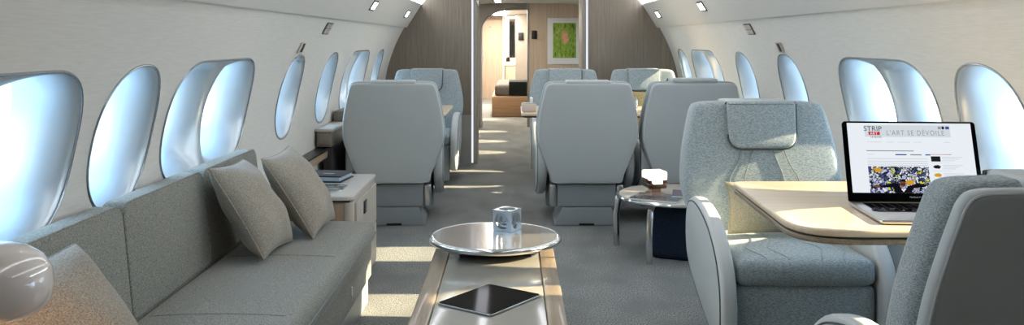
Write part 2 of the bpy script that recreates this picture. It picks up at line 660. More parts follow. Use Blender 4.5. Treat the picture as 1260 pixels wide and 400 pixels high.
BACK = [(.232, .288), (.252, .345), (.30, .46), (.338, .58), (.343, .66), (.334, .75), (.316, .84), (.296, .92), (.284, .955), (.262, .974), (.20, .980), (.1, .981)]
def sym(h):
    r = [(x, z) for x, z in h]
    return r+[(0, h[-1][1]+.001)]+[(-x, z) for x, z in reversed(h)]+[(-.1, h[0][1]-.004), (0, h[0][1]-.005), (.1, h[0][1]-.004)]
back_out = smooth_closed(sym(BACK), 3)

ARM = smooth_closed([(.205, .49), (.165, .575), (.06, .607), (-.10, .600), (-.26, .555), (-.39, .465), (-.455, .36), (-.468, .25), (-.45, .165), (-.40, .135), (-.28, .15), (-.05, .215), (.14, .31), (.20, .39)], 4)
ARM = [(y, z-.014) for y, z in ARM]

def make_seat():
    t = thing('cabin_seat', 'seat', 'seat')
    # pedestal and pan
    m = MB(); m.prism([(-.215, 0.001), (.215, 0.001), (.165, .125), (-.165, .125)], -.2, .21, .006, axis='y'); m.build('pedestal', M['leather3'], t)
    m = MB(); m.box((0, .213, .012), (.10, .006, .012)); m.build('floor_catch', M['black'], t)
    m = MB(); m.box((0, -.04, .205), (.40, .50, .158), .012); m.build('seat_pan', M['leather3'], t)
    for s in (-1, 1):
        m = MB(); m.box((s*.226, .16, .205), (.048, .12, .155), .016, 4); m.build('corner_cap', M['steel'], t)
        m = MB(); m.box((s*.222, -.12, .20), (.04, .40, .14), .006); m.build('pan_side', M['leather3'], t)
    # cushion, leg rest
    m = MB(); m.soft((0, -.145, .392), (.516, .55, .10), .034, puff=(0, .01, .012)); cu = m.build('seat_cushion', M['tweed'], t)
    sm = MB()
    for s in (-1, 1):
        for x0, x1 in ((.055, .10), (.125, .185)):
            pth = smooth_open([(s*x0, .06, .4515), (s*x0, -.12, .4535), (s*x1, -.26, .4525), (s*x0*1.15, -.385, .4455), (s*x0*1.2, -.422, .41), (s*x0*1.2, -.424, .37)], 5)
            sm.tube(pth, .0016, 6)
    sm.build('stitched_seam', M['tweed'], cu)
    m = MB(); m.soft((0, -.375, .185), (.514, .06, .318), .022, puff=(0, .012, 0)); m.build('leg_rest', M['tweed'], t)
    # back
    m = MB(); m.shield(back_out, .125, .034, .014, lean); b = m.build('backrest', M['tweed'], t, smooth=60)
    sm = MB()
    for s in (-1, 1):
        for x0, x1, x2 in ((.035, .085, .055), (.085, .15, .11)):
            pth = [lean(p[0], -.016-.002, p[1]) for p in smooth_open([(s*x0, .80), (s*x1*.75, .72), (s*x1, .64), (s*x2, .56), (s*x2, .44)], 5)]
            sm.tube(pth, .0022, 6)
    sm.build('stitched_seam', M['seam_soft'], b)
    m = MB()
    def lean2(x, y, z):
        q = lean(x, y+.120, z)
        return q
    m.shield(inset(back_out, .008), .052, .022, 0, lean2); sh = m.build('back_shell', M['leather'], t, smooth=60)
    m = MB()
    io = inset(back_out, .018)
    m.tube([lean2(x, .047, z) for x, z in io], .0035, 6, closed=True)
    m.build('piping', M['leather2'], sh)
    # headrest flap over the top edge
    hp = round_poly([(-.150, .984), (.150, .984), (.144, .785), (-.144, .785)], [.012, .012, .06, .06], 6)
    m = MB()
    b2 = MB(); b2.prism(hp, -.038, -.004, .012, 3, axis='y')
    for v in b2.bm.verts: v.co = Vector(lean(v.co.x, v.co.y, v.co.z))
    m.merge(b2.bm)
    b3 = MB(); b3.soft((0, .072, .972), (.298, .19, .030), .014)
    for v in b3.bm.verts: v.co = Vector(lean(v.co.x, v.co.y, v.co.z))
    h = m.build('headrest', M['tweed'], t)
    b3.build('top_roll', M['leather'], h)
    m = MB()
    m.tube([lean(x*1.014, -.020, .885+(z-.885)*1.015) for x, z in hp if z < .978], .0065, 6)
    m.build('piping', M['seam'], h)
    # arms
    for s in (-1, 1):
        m = MB(); m.prism(ARM, s*.266, s*.326, .018, 4, axis='x'); a = m.build('armrest', M['leather2'], t, smooth=50)
        ai = inset(ARM, .026, (-.14, .38))
        m = MB(); m.prism(ai, s*.3255, s*.331, .003, 2, axis='x'); m.build('side_panel', M['leather'], a, smooth=50)
        m = MB(); m.tube([(s*.3275, y, z) for y, z in inset(ARM, .022, (-.14, .38))], .003, 6, closed=True); m.build('piping', M['seam'], a)
    return t

seat0 = make_seat()
def seat(x, y, rz, label, group=None, first=[True]):
    o = seat0 if first[0] else copy_tree(seat0)
    first[0] = False
    o.location = (x, y, 0); o.rotation_euler = (0, 0, rz)
    o['label'] = label
    if group: o['group'] = group
    return o
seat(1.085, 3.70, 0, 'tweed cabin seat facing the camera, tucked under the maple table with the laptop')
seat(1.125, 2.05, PI, 'nearest seat, seen from behind, facing the laptop across the maple table')
L1 = seat(-.81, 6.24, PI+.07, 'pale leather seat back standing just past the cabinet at the sofa end')
seat(.503, 6.24, PI, 'aisle-side leather seat back behind the round chrome side table')
R2 = seat(1.20, 6.24, PI, 'window-side leather seat back partly hidden by the tweed seat')
seat(-.80, 8.16, 0, 'blue-grey seat by the taupe partition facing the camera, behind the seat back past the sofa')
seat(.50, 8.16, 0, 'blue-grey seat facing the camera directly under the framed green picture')
seat(1.235, 8.16, 0, 'blue-grey seat facing the camera in the corner by the right partition and window')
for ch in R2.children:
    if ch.name.startswith('headrest'): ch.location.z = .014
# seat belt on one arm
m = MB(); m.tube(smooth_open([(-.25, .02, .46), (-.235, -.06, .52), (-.232, -.16, .54), (-.23, -.22, .50), (-.235, -.25, .46)]), .022, 8); sb = m.build('seat_belt', M['maroon'], L1)

# ------------------------------------------------------------------ sofa
t = thing('sofa', 'long grey tweed sofa with three back cushions below the left windows', 'sofa', (-.9, 3.1, 0))
O = Vector(t.location)
def rel(x, y, z): return (x-O.x, y-O.y, z-O.z)
SY0, SY1 = 1.78, 4.27
m = MB(); m.soft(rel(-.905, (SY0+SY1)/2, .345), (.515, SY1-SY0, .10), .038, puff=(0, 0, .012), n=22); sc = m.build('seat_cushion', M['sofa'], t)
m = MB()
z = .342
m.tube([rel(-.648, SY0+.03, z), rel(-.647, (SY0+SY1)/2, z), rel(-.648, SY1-.03, z)], .004, 6); m.build('piping', M['seam_soft'], sc)
for yy in (2.76, 3.52):
    m = MB()
    top = lambda x: .3952+.012*(1-((x+.905)/.2575)**2)*(1-((yy-(SY0+SY1)/2)/((SY1-SY0)/2))**2)
    m.tube([rel(x, yy, top(x)) for x in [-1.12+.02*k for k in range(22)]]+[rel(-.682, yy, .3925), rel(-.664, yy, .383), rel(-.652, yy, .366)], .0016, 6)
    m.build('cross_seam', M['sofa'], sc)
m = MB(); m.box(rel(-.915, (SY0+SY1)/2, .21), (.49, SY1-SY0-.01, .165), .012); m.build('base', M['sofa'], t)
m = MB(); m.box(rel(-.91, (SY0+SY1)/2, .065), (.45, SY1-SY0-.02, .13), .008); m.build('plinth', M['leather3'], t)
m = MB(); m.soft(rel(-.668, 3.72, .205), (.01, .014, .04), .004, n=4); m.build('latch', M['white'], t)
for k, (a, b) in enumerate(((1.82, 2.742), (2.748, 3.450), (3.456, 4.17))):
    pts = round_poly([(a-O.y, .392), (b-O.y, .392), (b-O.y, .748), (a-O.y, .748)], [.012, .012, .05, .05], 6)
    m = MB(); m.prism(pts, -1.235-O.x, -1.160-O.x, .009, 3, axis='x')
    for v in m.bm.verts: v.co.x -= (v.co.z-.39)*.10
    bc = m.build('back_cushion', M['sofa'], t, smooth=45)
    m = MB()
    m.tube([(-1.163-O.x-(p[1]-.39)*.10, p[0], p[1]) for p in inset(pts, .003, ((a+b)/2-O.y, .57))], .0035, 6, closed=True); m.build('piping', M['sofa'], bc)
m = MB(); m.box(rel(-1.205, (SY0+SY1)/2, .33), (.08, SY1-SY0-.02, .12), .01); m.build('back_panel', M['sofa'], t)

# throw pillows
def pillow_mesh(a, b, th, seed, n=22):
    rnd = random.Random(seed)
    ph = [rnd.uniform(0, 6) for _ in range(6)]
    m = MB()
    for sgn in (1, -1):
        V, F = [], []
        for i in range(n+1):
            for j in range(n+1):
                u, v = -1+2*i/n, -1+2*j/n
                u = math.copysign(1-(1-abs(u))**1.5, u); v = math.copysign(1-(1-abs(v))**1.5, v)
                x = a*u*(1-.07*(1-v*v)*abs(u)); y = b*v*(1-.07*(1-u*u)*abs(v))
                h = th*max(0, (1-u**4)*(1-v**4))**.5*(.62+.38*(1-u*u)*(1-v*v))
                h *= 1+.06*math.sin(5*u+3*v+ph[0])+.05*math.sin(7*v-2*u+ph[1])
                V.append((x, y, sgn*h)); 
        for i in range(n):
            for j in range(n):
                F.append((i*(n+1)+j, (i+1)*(n+1)+j, (i+1)*(n+1)+j+1, i*(n+1)+j+1))
        m._add(V, F)
    bmesh.ops.remove_doubles(m.bm, verts=list(m.bm.verts), dist=1e-5)
    return m
def pillow(name, label, loc, e_up, e_side, size, th, mat, seed, group=None):
    """e_up: direction to the pillow's top; e_side: its width direction"""
    m = pillow_mesh(size[0]/2, size[1]/2, th, seed)
    o = m.build(name, mat, smooth=80)
    up = Vector(e_up).normalized(); sd = Vector(e_side); sd = (sd-up*sd.dot(up)).normalized()
    nn = sd.cross(up)
    o.matrix_world = Matrix((( sd.x, up.x, nn.x, loc[0]), (sd.y, up.y, nn.y, loc[1]), (sd.z, up.z, nn.z, loc[2]), (0, 0, 0, 1)))
    tag(o, label, 'pillow', group)
    a, b = size[0]/2, size[1]/2
    sm = MB(); q = []
    for k in range(64):
        f = k/16
        i = int(f) % 4; w = -1+2*(f-int(f))
        u, v = [(w, -1), (1, w), (-w, 1), (-1, -w)][i]
        q.append((a*u*(1-.07*(1-v*v)*abs(u)), b*v*(1-.07*(1-u*u)*abs(v)), 0))
    sm.tube(q, .0035, 6, closed=True)
    sm.build('piping', mat, o)
    return o
pillow('throw_pillow', 'grey-beige square pillow leaning on the last sofa back cushion, in front of its twin', (-1.035, 3.57, .588), (-.21, .02, .33), (0, 1, 0), (.40, .40), .088, M['cushion'], 1)
pillow('throw_pillow', 'grey-beige square pillow closest to the cabinet with the book', (-.945, 3.985, .585), (-.215, .0, .33), (.05, 1, 0), (.40, .40), .085, M['cushion'], 2)
pillow('throw_pillow', 'warm-lit pillow on the near end of the sofa behind the glass lamp', (-1.02, 2.06, .572), (-.24, .03, .30), (.12, 1, .10), (.40, .40), .085, M['cushion'], 3)

# ------------------------------------------------------------------ cabinets at the sofa ends
def cabinet(name, label, y0, y1, x1, detailed):
    t = thing(name, label, 'cabinet', ((-1.27+x1)/2, (y0+y1)/2, 0))
    o = Vector(t.location)
    r = lambda x, y, z: (x-o.x, y-o.y, z-o.z)
    xs = -1.155
    m = MB(); m.box(r((xs+x1)/2, (y0+y1)/2+.004, .24), (x1-xs-.012, y1-y0-.02, .46), .006); m.build('body', M['cab'], t)
    m = MB(); m.box(r((xs+x1)/2-.012, y0+.008, .245), (x1-xs-.075, .012, .44), .002); m.build('front_panel', M['wood_tan'], t)
    m = MB(); m.tube([r(x1-.032, y0+.028, .012), r(x1-.032, y0+.028, .466)], .027, 14); m.build('corner_post', M['cab'], t)
    m = MB(); m.box(r((xs+x1)/2-.006, (y0+y1)/2, .472), (x1-xs-.03, y1-y0-.03, .012)); m.build('shadow_gap', M['black'], t)
    pts = round_poly([(-1.24-o.x, y0-.012-o.y), (x1+.004-o.x, y0-.012-o.y), (x1+.004-o.x, y1-o.y), (-1.24-o.x, y1-o.y)], [.01, .05, .03, .01], 6)
    m = MB(); m.prism(pts, .478, .50, .005, 3); m.build('countertop', M['cabtop'], t)
    for zz0, zz1, nm in ((.245, .455, 'drawer'), (.025, .238, 'drawer')):
        m = MB(); m.box(r(x1-.002, (y0+y1)/2+.02, (zz0+zz1)/2), (.016, y1-y0-.09, zz1-zz0), .003); d = m.build(nm, M['cab'], t)
        if zz0 > .2:
            m = MB(); m.box(r(x1+.008, y0+.30, .395), (.008, .075, .065), .004); hd = m.build('latch', M['black'], d)
            m = MB(); m.box(r(x1+.012, y0+.30, .395), (.006, .022, .045), .002); m.build('latch_lever', M['steel'], hd)
    if detailed:
        pts = round_poly([(-1.06-o.x, y0+.09-o.y), (x1-.085-o.x, y0+.09-o.y), (x1-.085-o.x, y0+.33-o.y), (-1.06-o.x, y0+.33-o.y)], .05, 6)
        m = MB(); m.prism(pts, .499, .503, .0015, 2); tr = m.build('inset_tray', M['tray_glass'], t)
        m = MB(); m.tube([(p[0], p[1], .503) for p in pts], .005, 6, closed=True); m.build('tray_rim', M['chrome'], tr)
    return t
cabinet('side_cabinet', 'low beige cabinet with tray and book at the far end of the sofa', 4.31, 5.03, -.765, True)
cabinet('side_cabinet', 'cabinet carrying the glass lamp at the near end of the sofa', 1.20, 1.75, -.765, False)

# book
t = thing('book', 'closed dark navy book on the beige cabinet top', 'book', (-1.01, 4.83, .501), math.radians(-8))
m = MB(); m.box((0, 0, .003), (.25, .22, .006), .001); m.build('cover', M['navy_cover'], t)
m = MB(); m.box((-.002, -.002, .017), (.238, .208, .021), .002); m.build('pages', M['pages'], t)
m = MB(); m.box((0, 0, .031), (.25, .22, .006), .001); m.build('cover', M['navy_cover'], t)
m = MB(); m.box((.03, -.02, .0345), (.06, .02, .0012)); m.build('pen', M['steel'], t)

# narrow wall console beside the aft seats
t = thing('wall_console', 'narrow taupe console along the left wall beside the leather seat back', 'console', (-1.21, 6.8, 0))
m = MB(); m.box((-.02, -.2, .603), (.10, 1.5, .10), .006); m.build('body', M['wood'], t)
m = MB(); m.box((-.02, -.2, .662), (.12, 1.52, .02), .006); m.build('ledge', M['cab'], t)
m = MB(); m.box((-.02, -.955, .603), (.07, .012, .065), .003); m.build('drawer', M['wood'], t)
m = MB(); m.box((-.02, .05, .71), (.09, .95, .075), .012); m.build('upper_ledge', M['wood'], t)
m = MB(); m.box((0, -.19, .275), (.06, 1.46, .55), .004); m.build('void_shade', M['dark'], t)  # near-black box paints the shade of the open void under the drawer
m = MB(); m.box((-1.243, 5.45, .51), (.075, .80, .05), .004); trim(m, M['wood_tan'])
m = MB(); m.box((-1.24, 5.45, .541), (.085, .80, .012), .002); trim(m, M['black'])

# ------------------------------------------------------------------ lamp in the foreground
t = thing('table_lamp', 'mushroom lamp with a milky glass shade at the near end of the sofa', 'lamp', (-.875, 1.50, .501))
m = MB(); m.lathe([(.0, 0), (.075, 0), (.08, .006), (.075, .014), (.02, .018), (.012, .03), (.011, .30), (.02, .315), (.0, .32)], 32); m.build('stem', M['copper'], t)
prof = [(.0, .408), (.03, .406), (.06, .397), (.08, .382), (.093, .36), (.0965, .335), (.093, .312), (.085, .297), (.078, .292), (.074, .297), (.080, .315), (.083, .335), (.08, .358), (.068, .378), (.05, .39), (.0, .398)]
m = MB(); m.lathe(prof, 48); m.build('lamp_shade', M['lampglass'], t, smooth=80)
b = MB(); b.lathe([(.0, .322), (.012, .322), (.034, .308), (.036, .296), (.026, .284), (.012, .282), (.0, .282)], 20); b.build('bulb', M['bulb'], t)

# ------------------------------------------------------------------ coffee table
t = thing('coffee_table', 'long low lacquered table with a raised round chrome-edged top in the aisle', 'table', (-.075, 3.0, 0))
x0, x1, ya, yb = -.251, .251, -1.1, .98
m = MB(); m.box((0, (ya+yb)/2, .165), (.44, yb-ya-.06, .33), .01); m.build('base', M['lacquer'], t)
m = MB(); m.box((0, (ya+yb)/2, .345), (.374, yb-ya, .03), .004); m.build('top_panel', M['lacquer'], t)
for s in (-1, 1):
    m = MB(); m.box((s*.2195, (ya+yb)/2, .344), (.063, yb-ya, .036), .005); m.build('wood_edge', M['wood_rim'], t)
c = (0.003, .82)
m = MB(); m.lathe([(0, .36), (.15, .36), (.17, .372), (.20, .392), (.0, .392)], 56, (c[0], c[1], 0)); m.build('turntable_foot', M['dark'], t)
m = MB(); m.lathe([(0, .393), (.255, .393), (.265, .40), (.268, .4185), (.0, .4185)], 72, (c[0], c[1], 0)); rt = m.build('round_top', M['mirror_top'], t)
ring = [(c[0]+.270*math.cos(2*PI*k/72), c[1]+.270*math.sin(2*PI*k/72), .407) for k in range(72)]
m = MB(); m.tube(ring, .0135, 10, closed=True); m.build('chrome_rim', M['chrome'], rt)

# puzzle cube of nested pierced cubes
t = thing('metal_cube', 'pierced silver metal cube standing on the round chrome-edged top', 'ornament', (-.0215, 3.93, .4195+.0455), math.radians(-30))
def pierced(size, hole, th):
    m = MB()
    n = 32
    for ax in range(6):
        V = []
        h = size/2
        for zz in (h, h-th):
            for k in range(n):
                a = 2*PI*k/n+PI/4
                ca, sa = math.cos(a), math.sin(a)
                f = h/max(abs(ca), abs(sa))
                V.append((ca*f, sa*f, zz))
            for k in range(n):
                a = 2*PI*k/n+PI/4
                V.append((math.cos(a)*hole, math.sin(a)*hole, zz))
        F = []
        for k in range(n):
            j = (k+1) % n
            F += [(k, j, n+j, n+k), (2*n+k, 3*n+k, 3*n+j, 2*n+j), (n+k, n+j, 3*n+j, 3*n+k)]
        rot = [Matrix.Identity(4), Matrix.Rotation(PI, 4, 'X'), Matrix.Rotation(PI/2, 4, 'X'), Matrix.Rotation(-PI/2, 4, 'X'), Matrix.Rotation(PI/2, 4, 'Y'), Matrix.Rotation(-PI/2, 4, 'Y')][ax]
        m._add(V, F, rot)
    bmesh.ops.remove_doubles(m.bm, verts=list(m.bm.verts), dist=1e-5)
    return m
pierced(.091, .037, .010).build('outer_cube', M['cube'], t, recalc=True)
pierced(.060, .023, .009).build('middle_cube', M['cube'], t, recalc=True)
pierced(.034, .011, .007).build('inner_cube', M['cube'], t)

# tablet
t = thing('tablet', 'black glass tablet lying askew on the lacquered low table', 'tablet', (-.0757, 3.06, .3615), math.radians(-40.5))
pts = round_poly([(-.115, -.145), (.115, -.145), (.115, .145), (-.115, .145)], .014, 5)
# long edge runs from the near corner to the right-hand corner
m = MB(); m.prism(pts, 0, .006, .002, 2); m.build('case', M['steel'], t)
m = MB(); m.prism([(x*.985, y*.985) for x, y in pts], .0055, .0068, .0006, 1); m.build('screen', M['screen_black'], t)
t.rotation_euler = (0, 0, math.radians(-36))

# ------------------------------------------------------------------ round side table, pouf, lamp, magazines
t = thing('side_table', 'round side table on chrome legs between the leather seat backs and tweed seat', 'table', (.98, 5.25, 0))
m = MB(); m.lathe([(0, .332), (.345, .332), (.352, .337), (.352, .347), (.345, .352), (0, .352)], 64); m.build('tabletop', M['cab'], t)
m = MB(); m.tube([(.356*math.cos(2*PI*k/64), .356*math.sin(2*PI*k/64), .341) for k in range(64)], .011, 8, closed=True); m.build('chrome_rim', M['chrome'], t)
for ax, ay in ((-.207, -.255), (-.335, .20), (.30, .15)):
    m = MB()
    m.tube([(ax*.86, ay*.86, .331), (ax*.98, ay*.98, .30), (ax*1.03, ay*1.03, .2), (ax*1.02, ay*1.02, .001)], [.012, .021, .021, .019], 14); m.build('leg', M['chrome'], t)
t = thing('pouf', 'dark navy pouf tucked under the round side table', 'pouf', (1.05, 5.24, .001), math.radians(-22))
m = MB(); m.soft((0, 0, .155), (.40, .40, .31), .03, puff=(.006, .006, .004)); pf = m.build('body', M['navy'], t)
m = MB()
for k in range(4):
    a = PI/2*k
    m.tube([Matrix.Rotation(a, 3, 'Z') @ Vector(p) for p in ((-.175, -.193, .298), (.175, -.193, .298))], .004, 6)
m.build('piping', M['navy'], pf)
t = thing('table_lamp', 'small glowing cube lamp on the round side table', 'lamp', (.835, 5.24, .3535), math.radians(12))
m = MB(); m.box((0, 0, .006), (.085, .085, .012), .004); m.box((0, 0, .022), (.06, .06, .03), .006); m.build('base', M['copper'], t)
m = MB(); m.box((0, 0, .052), (.112, .112, .032), .008); m.build('body', M['amber'], t)
m = MB(); m.box((0, 0, .082), (.06, .118, .04), .004); m.box((0, 0, .110), (.118, .118, .052), .010, 4); m.build('lamp_shade', M['lampglow'], t)
for s in (-1, 1):
    m = MB(); m.box((s*.046, 0, .08), (.026, .10, .032), .004); m.build('glass_side', M['amber'], t)
def mag_mat(name, cols, sc):
    q = NT(name)
    b = q.n('ShaderNodeBsdfPrincipled', Roughness=.25)
    b.inputs['Coat Weight'].default_value = .5
    tc = q.n('ShaderNodeTexCoord')
    nz = q.n('ShaderNodeTexNoise', Scale=sc, Detail=3.0)
    q.l(tc.outputs['Object'], nz.inputs['Vector'])
    cr = q.n('ShaderNodeValToRGB'); cr.color_ramp.interpolation = 'CONSTANT'
    for i, c in enumerate(cols):
        p = .34+.32*i/len(cols)
        if i < 2:
            e = cr.color_ramp.elements[i]; e.position = 0 if i == 0 else p
        else:
            e = cr.color_ramp.elements.new(p)
        e.color = lin(c)
    q.l(nz.outputs['Fac'], cr.inputs['Fac']); q.l(cr.outputs['Color'], b.inputs['Base Color']); q.l(b.outputs[0], q.out.inputs[0])
    return q.m
M['mag1'] = mag_mat('magazine_print', [(60, 70, 82), (96, 108, 118), (40, 48, 60), (130, 120, 112), (52, 60, 72)], 14)
M['mag2'] = mag_mat('magazine_photo', [(30, 40, 60), (60, 92, 140), (150, 90, 84), (36, 44, 60), (90, 130, 170)], 16)
def magazine(label, x, y, z, rz, mat, w=.21, h=.28):
    t = thing('magazine', label, 'magazine', (x, y, z), rz)
    m = MB(); m.box((0, 0, .004), (w, h, .008), .0015); m.build('pages', M['white'], t)
    m = MB(); m.box((0, 0, .009), (w, h, .002)); m.build('cover', mat, t)
magazine('grey magazine in front of the small glowing lamp on the round table', .83, 5.08, .3535, math.radians(64), M['mag1'])
magazine('blue photo magazine on the round table, nearest the tweed seat', 1.06, 5.12, .3645, math.radians(78), M['mag2'])

# ------------------------------------------------------------------ dining table, laptop, pillow
t = thing('dining_table', 'glossy light maple table carrying the laptop, with rounded corners', 'table', (1.15, 2.7, 0))
def tout(d):
    return round_poly([(-.415+d, -.40+d), (.36-d, -.40+d), (.36-d, .42-d), (-.385+d, .42-d)], [.16, .02, .02, .05], 9)
m = MB(); m.prism(tout(0), .742, .760, .006, 3); m.build('tabletop', M['maple'], t)
m = MB(); m.prism(tout(.006), .736, .743, 0); m.build('inlay_line', M['black'], t)
m = MB(); m.prism(tout(.002), .722, .737, .005, 3); m.build('lower_edge', M['wood_rim'], t)
m = MB(); m.box((.27, .02, .363), (.09, .40, .706), .01); m.build('pedestal', M['leather3'], t)
m = MB(); m.box((.27, .02, .008), (.13, .46, .016), .004); m.build('foot', M['black'], t)

t = thing('laptop', 'open silver laptop on the maple table showing a white web page', 'laptop', (1.186, 2.50, .7605), math.radians(-4))
W2, D2 = .196, .14
m = MB(); m.prism(round_poly([(-W2, -D2), (W2, -D2), (W2, D2), (-W2, D2)], .012, 5), .002, .013, .003, 2); base = m.build('base', M['steel'], t)
m = MB(); m.box((0, .045, .0132), (.33, .135, .0012)); kb = m.build('keyboard_well', M['black'], base)
for r_ in range(5):
    n = 14 if r_ < 4 else 9
    for k in range(n):
        m = MB(); m.box((-.157+(.314/(n-1))*k, .095-r_*.025, .0143), (.314/(n-1)-.004, .021, .0014), .0005, 1); m.build('key', M['screen_black'], base)
m = MB(); m.box((0, -.085, .0132), (.13, .085, .0008), .0002, 1); m.build('trackpad', M['steel'], base)
# lid
TH = math.radians(17)
lid = MB()
SH = .243
lidM = Matrix.Translation((0, D2+.002, .012)) @ Matrix.Rotation(-TH, 4, 'X')
def lidp(m): 
    bmesh.ops.transform(m.bm, matrix=lidM, verts=m.bm.verts); return m
m = MB(); m.prism(round_poly([(-W2, .0), (W2, .0), (W2, SH), (-W2, SH)], [.004, .004, .012, .012], 5), .0, .007, .002, 2, axis='y'); lid = lidp(m).build('lid', M['screen_black'], t)
def scr(name, pts, off, mat):
    m = MB(); m._add([(p[0], -off, p[1]) for p in pts], [tuple(range(len(pts)))])
    return lidp(m).build(name, mat, lid, smooth=0, recalc=False)
def rect(cx, cz, w, h): return [(cx-w/2, cz-h/2), (cx+w/2, cz-h/2), (cx+w/2, cz+h/2), (cx-w/2, cz+h/2)]
SW, SB, ST = .182, .026, .237             # display half width, bottom, top
M['page'] = glow('screen_white', (238, 244, 250), SCREEN)
M['ink'] = glow('screen_ink', (34, 34, 38), SCREEN)
M['ink2'] = glow('screen_grey', (150, 156, 162), SCREEN)
M['ink3'] = glow('screen_pale', (206, 212, 218), SCREEN)
M['red'] = glow('screen_red', (196, 44, 58), SCREEN)
M['blue'] = glow('screen_blue', (64, 84, 150), SCREEN)
M['band'] = glow('screen_band', (214, 222, 228), SCREEN)
scr('display', rect(0, (SB+ST)/2, SW*2, ST-SB), .0006, M['page'])
# page coordinates: u 0..1 across the display, v 0..1 down
def uv(u, v): return (-SW+u*2*SW, ST-v*(ST-SB))
def pr(name, u0, v0, u1, v1, mat, off=.001):
    a, b = uv(u0, v0), uv(u1, v1)
    return scr(name, [(a[0], b[1]), (b[0], b[1]), (b[0], a[1]), (a[0], a[1])], off, mat)
def text(name, s, u, v, size, mat, sx=1.0, off=.0014, align='LEFT', shear=0, spacing=1.0):
    cu = bpy.data.curves.new(name, 'FONT')
    cu.body = s; cu.size = size; cu.align_x = align; cu.shear = shear; cu.space_character = spacing
    ob = bpy.data.objects.new(name, cu); COL.objects.link(ob)
    bpy.context.view_layer.update()
    me = bpy.data.meshes.new_from_object(ob)
    bpy.data.objects.remove(ob)
    p = uv(u, v)
    for vv in me.vertices:
        vv.co = lidM @ Vector((p[0]+vv.co.x*sx, -off, p[1]+vv.co.y))
    me.materials.clear(); me.materials.append(mat)
    o = bpy.data.objects.new(name, me); COL.objects.link(o); o.parent = lid
    return o
pr('header_band', .14, .03, .83, .20, M['band'])
text('logo_text', 'STRIP', .132, .115, .021, M['ink'], 1.02, spacing=1.05)
pr('logo_block', .17, .125, .262, .175, M['red'], .0012)
text('logo_text', 'ART', .18, .17, .0115, M['page'], 1.1)
text('logo_text', 'LE BLOG', .185, .215, .0082, M['ink'], 1.0)
text('heading_text', "L'ART SE DÉVOILE", .315, .175, .0215, M['ink2'], .80, spacing=1.25)
for k, (u, w, mt) in enumerate(((.735, .025, 'ink2'), (.765, .02, 'ink'), (.795, .03, 'blue'))):
    pr('header_icon', u, .045, u+w, .085, M[mt], .0012)
for u0, u1, mt in ((.15, .27, 'red'), (.31, .37, 'ink2'), (.40, .50, 'ink2'), (.53, .59, 'ink2'), (.77, .82, 'ink2')):
    pr('menu_line', u0, .272, u1, .279, M['ink3'], .0012)
pr('headline_bar', .14, .395, .52, .408, M['ink2'])
pr('byline_bar', .14, .45, .20, .457, M['ink3'])
for u0, u1, mt in ((.37, .46, 'blue'), (.49, .58, 'ink2'), (.61, .65, 'blue')):
    pr('share_button', u0, .447, u1, .464, M[mt])
for v in (.51, .545, .575, .60):
    pr('text_line', .14, v, .625, v+.009, M['ink3'])
# the photo on the page
def graffiti():
    q = NT('screen_graffiti')
    e = q.n('ShaderNodeEmission', Strength=SCREEN)
    tc = q.n('ShaderNodeTexCoord')
    nz = q.n('ShaderNodeTexNoise', Scale=28.0, Detail=2.0)
    q.l(tc.outputs['Object'], nz.inputs['Vector'])
    vo = q.n('ShaderNodeTexVoronoi', Scale=88.0); vo.feature = 'DISTANCE_TO_EDGE'
    mx = q.n('ShaderNodeMix', data_type='RGBA'); mx.blend_type = 'LINEAR_LIGHT'; mx.inputs['Factor'].default_value = .05
    q.l(tc.outputs['Object'], mx.inputs[6]); q.l(nz.outputs['Color'], mx.inputs[7])
    q.l(mx.outputs[2], vo.inputs['Vector'])
    v2 = q.n('ShaderNodeTexVoronoi', Scale=88.0)
    q.l(mx.outputs[2], v2.inputs['Vector'])
    sp = q.n('ShaderNodeSeparateColor'); q.l(v2.outputs['Color'], sp.inputs[0])
    cr = q.n('ShaderNodeValToRGB'); cr.color_ramp.interpolation = 'CONSTANT'
    cols = [(0, (226, 230, 240)), (.34, (186, 196, 226)), (.5, (92, 96, 168)), (.62, (206, 214, 74)), (.665, (230, 234, 240)), (.86, (70, 84, 120)), (.97, (204, 150, 60))]
    for i, (p, c) in enumerate(cols):
        el = cr.color_ramp.elements[i] if i < 2 else cr.color_ramp.elements.new(p)
        el.position = p; el.color = lin(c)
    q.l(sp.outputs[0], cr.inputs['Fac'])
    st = q.n('ShaderNodeMath', operation='GREATER_THAN'); st.inputs[1].default_value = .11
    q.l(vo.outputs['Distance'], st.inputs[0])
    m2 = q.n('ShaderNodeMix', data_type='RGBA'); m2.inputs[6].default_value = lin((30, 32, 46))
    q.l(st.outputs[0], m2.inputs['Factor']); q.l(cr.outputs['Color'], m2.inputs[7])
    q.l(m2.outputs[2], e.inputs['Color']); q.l(e.outputs[0], q.out.inputs[0])
    return q.m
pr('page_photo', .14, .625, .625, 1.0, graffiti(), .001)
M['coat'] = glow('screen_coat', (20, 18, 24), SCREEN); M['skin'] = glow('screen_skin', (120, 72, 54), SCREEN); M['yel'] = glow('screen_amber', (214, 160, 40), SCREEN)
def poly(name, pts, mat, off): return scr(name, [uv(*p) for p in pts], off, mat)
poly('photo_patch', [(.42, .83), (.49, .815), (.50, .87), (.44, .885)], M['yel'], .0011)
poly('photo_patch', [(.18, .655), (.24, .645), (.25, .70), (.21, .71)], M['yel'], .0011)
poly('photo_figure', [(.34, 1.0), (.325, .92), (.24, .925), (.215, .905), (.33, .86), (.375, .87), (.39, .95), (.425, .95), (.445, .90), (.53, .865), (.595, .885), (.58, .91), (.49, .93), (.46, 1.0)], M['coat'], .0013)
poly('photo_figure', [(.385, .835), (.405, .825), (.425, .835), (.43, .87), (.42, .905), (.405, .915), (.39, .905), (.382, .87)], M['skin'], .0014)
poly('photo_figure', [(.384, .84), (.39, .815), (.41, .80), (.428, .815), (.43, .845), (.405, .835)], M['coat'], .0015)
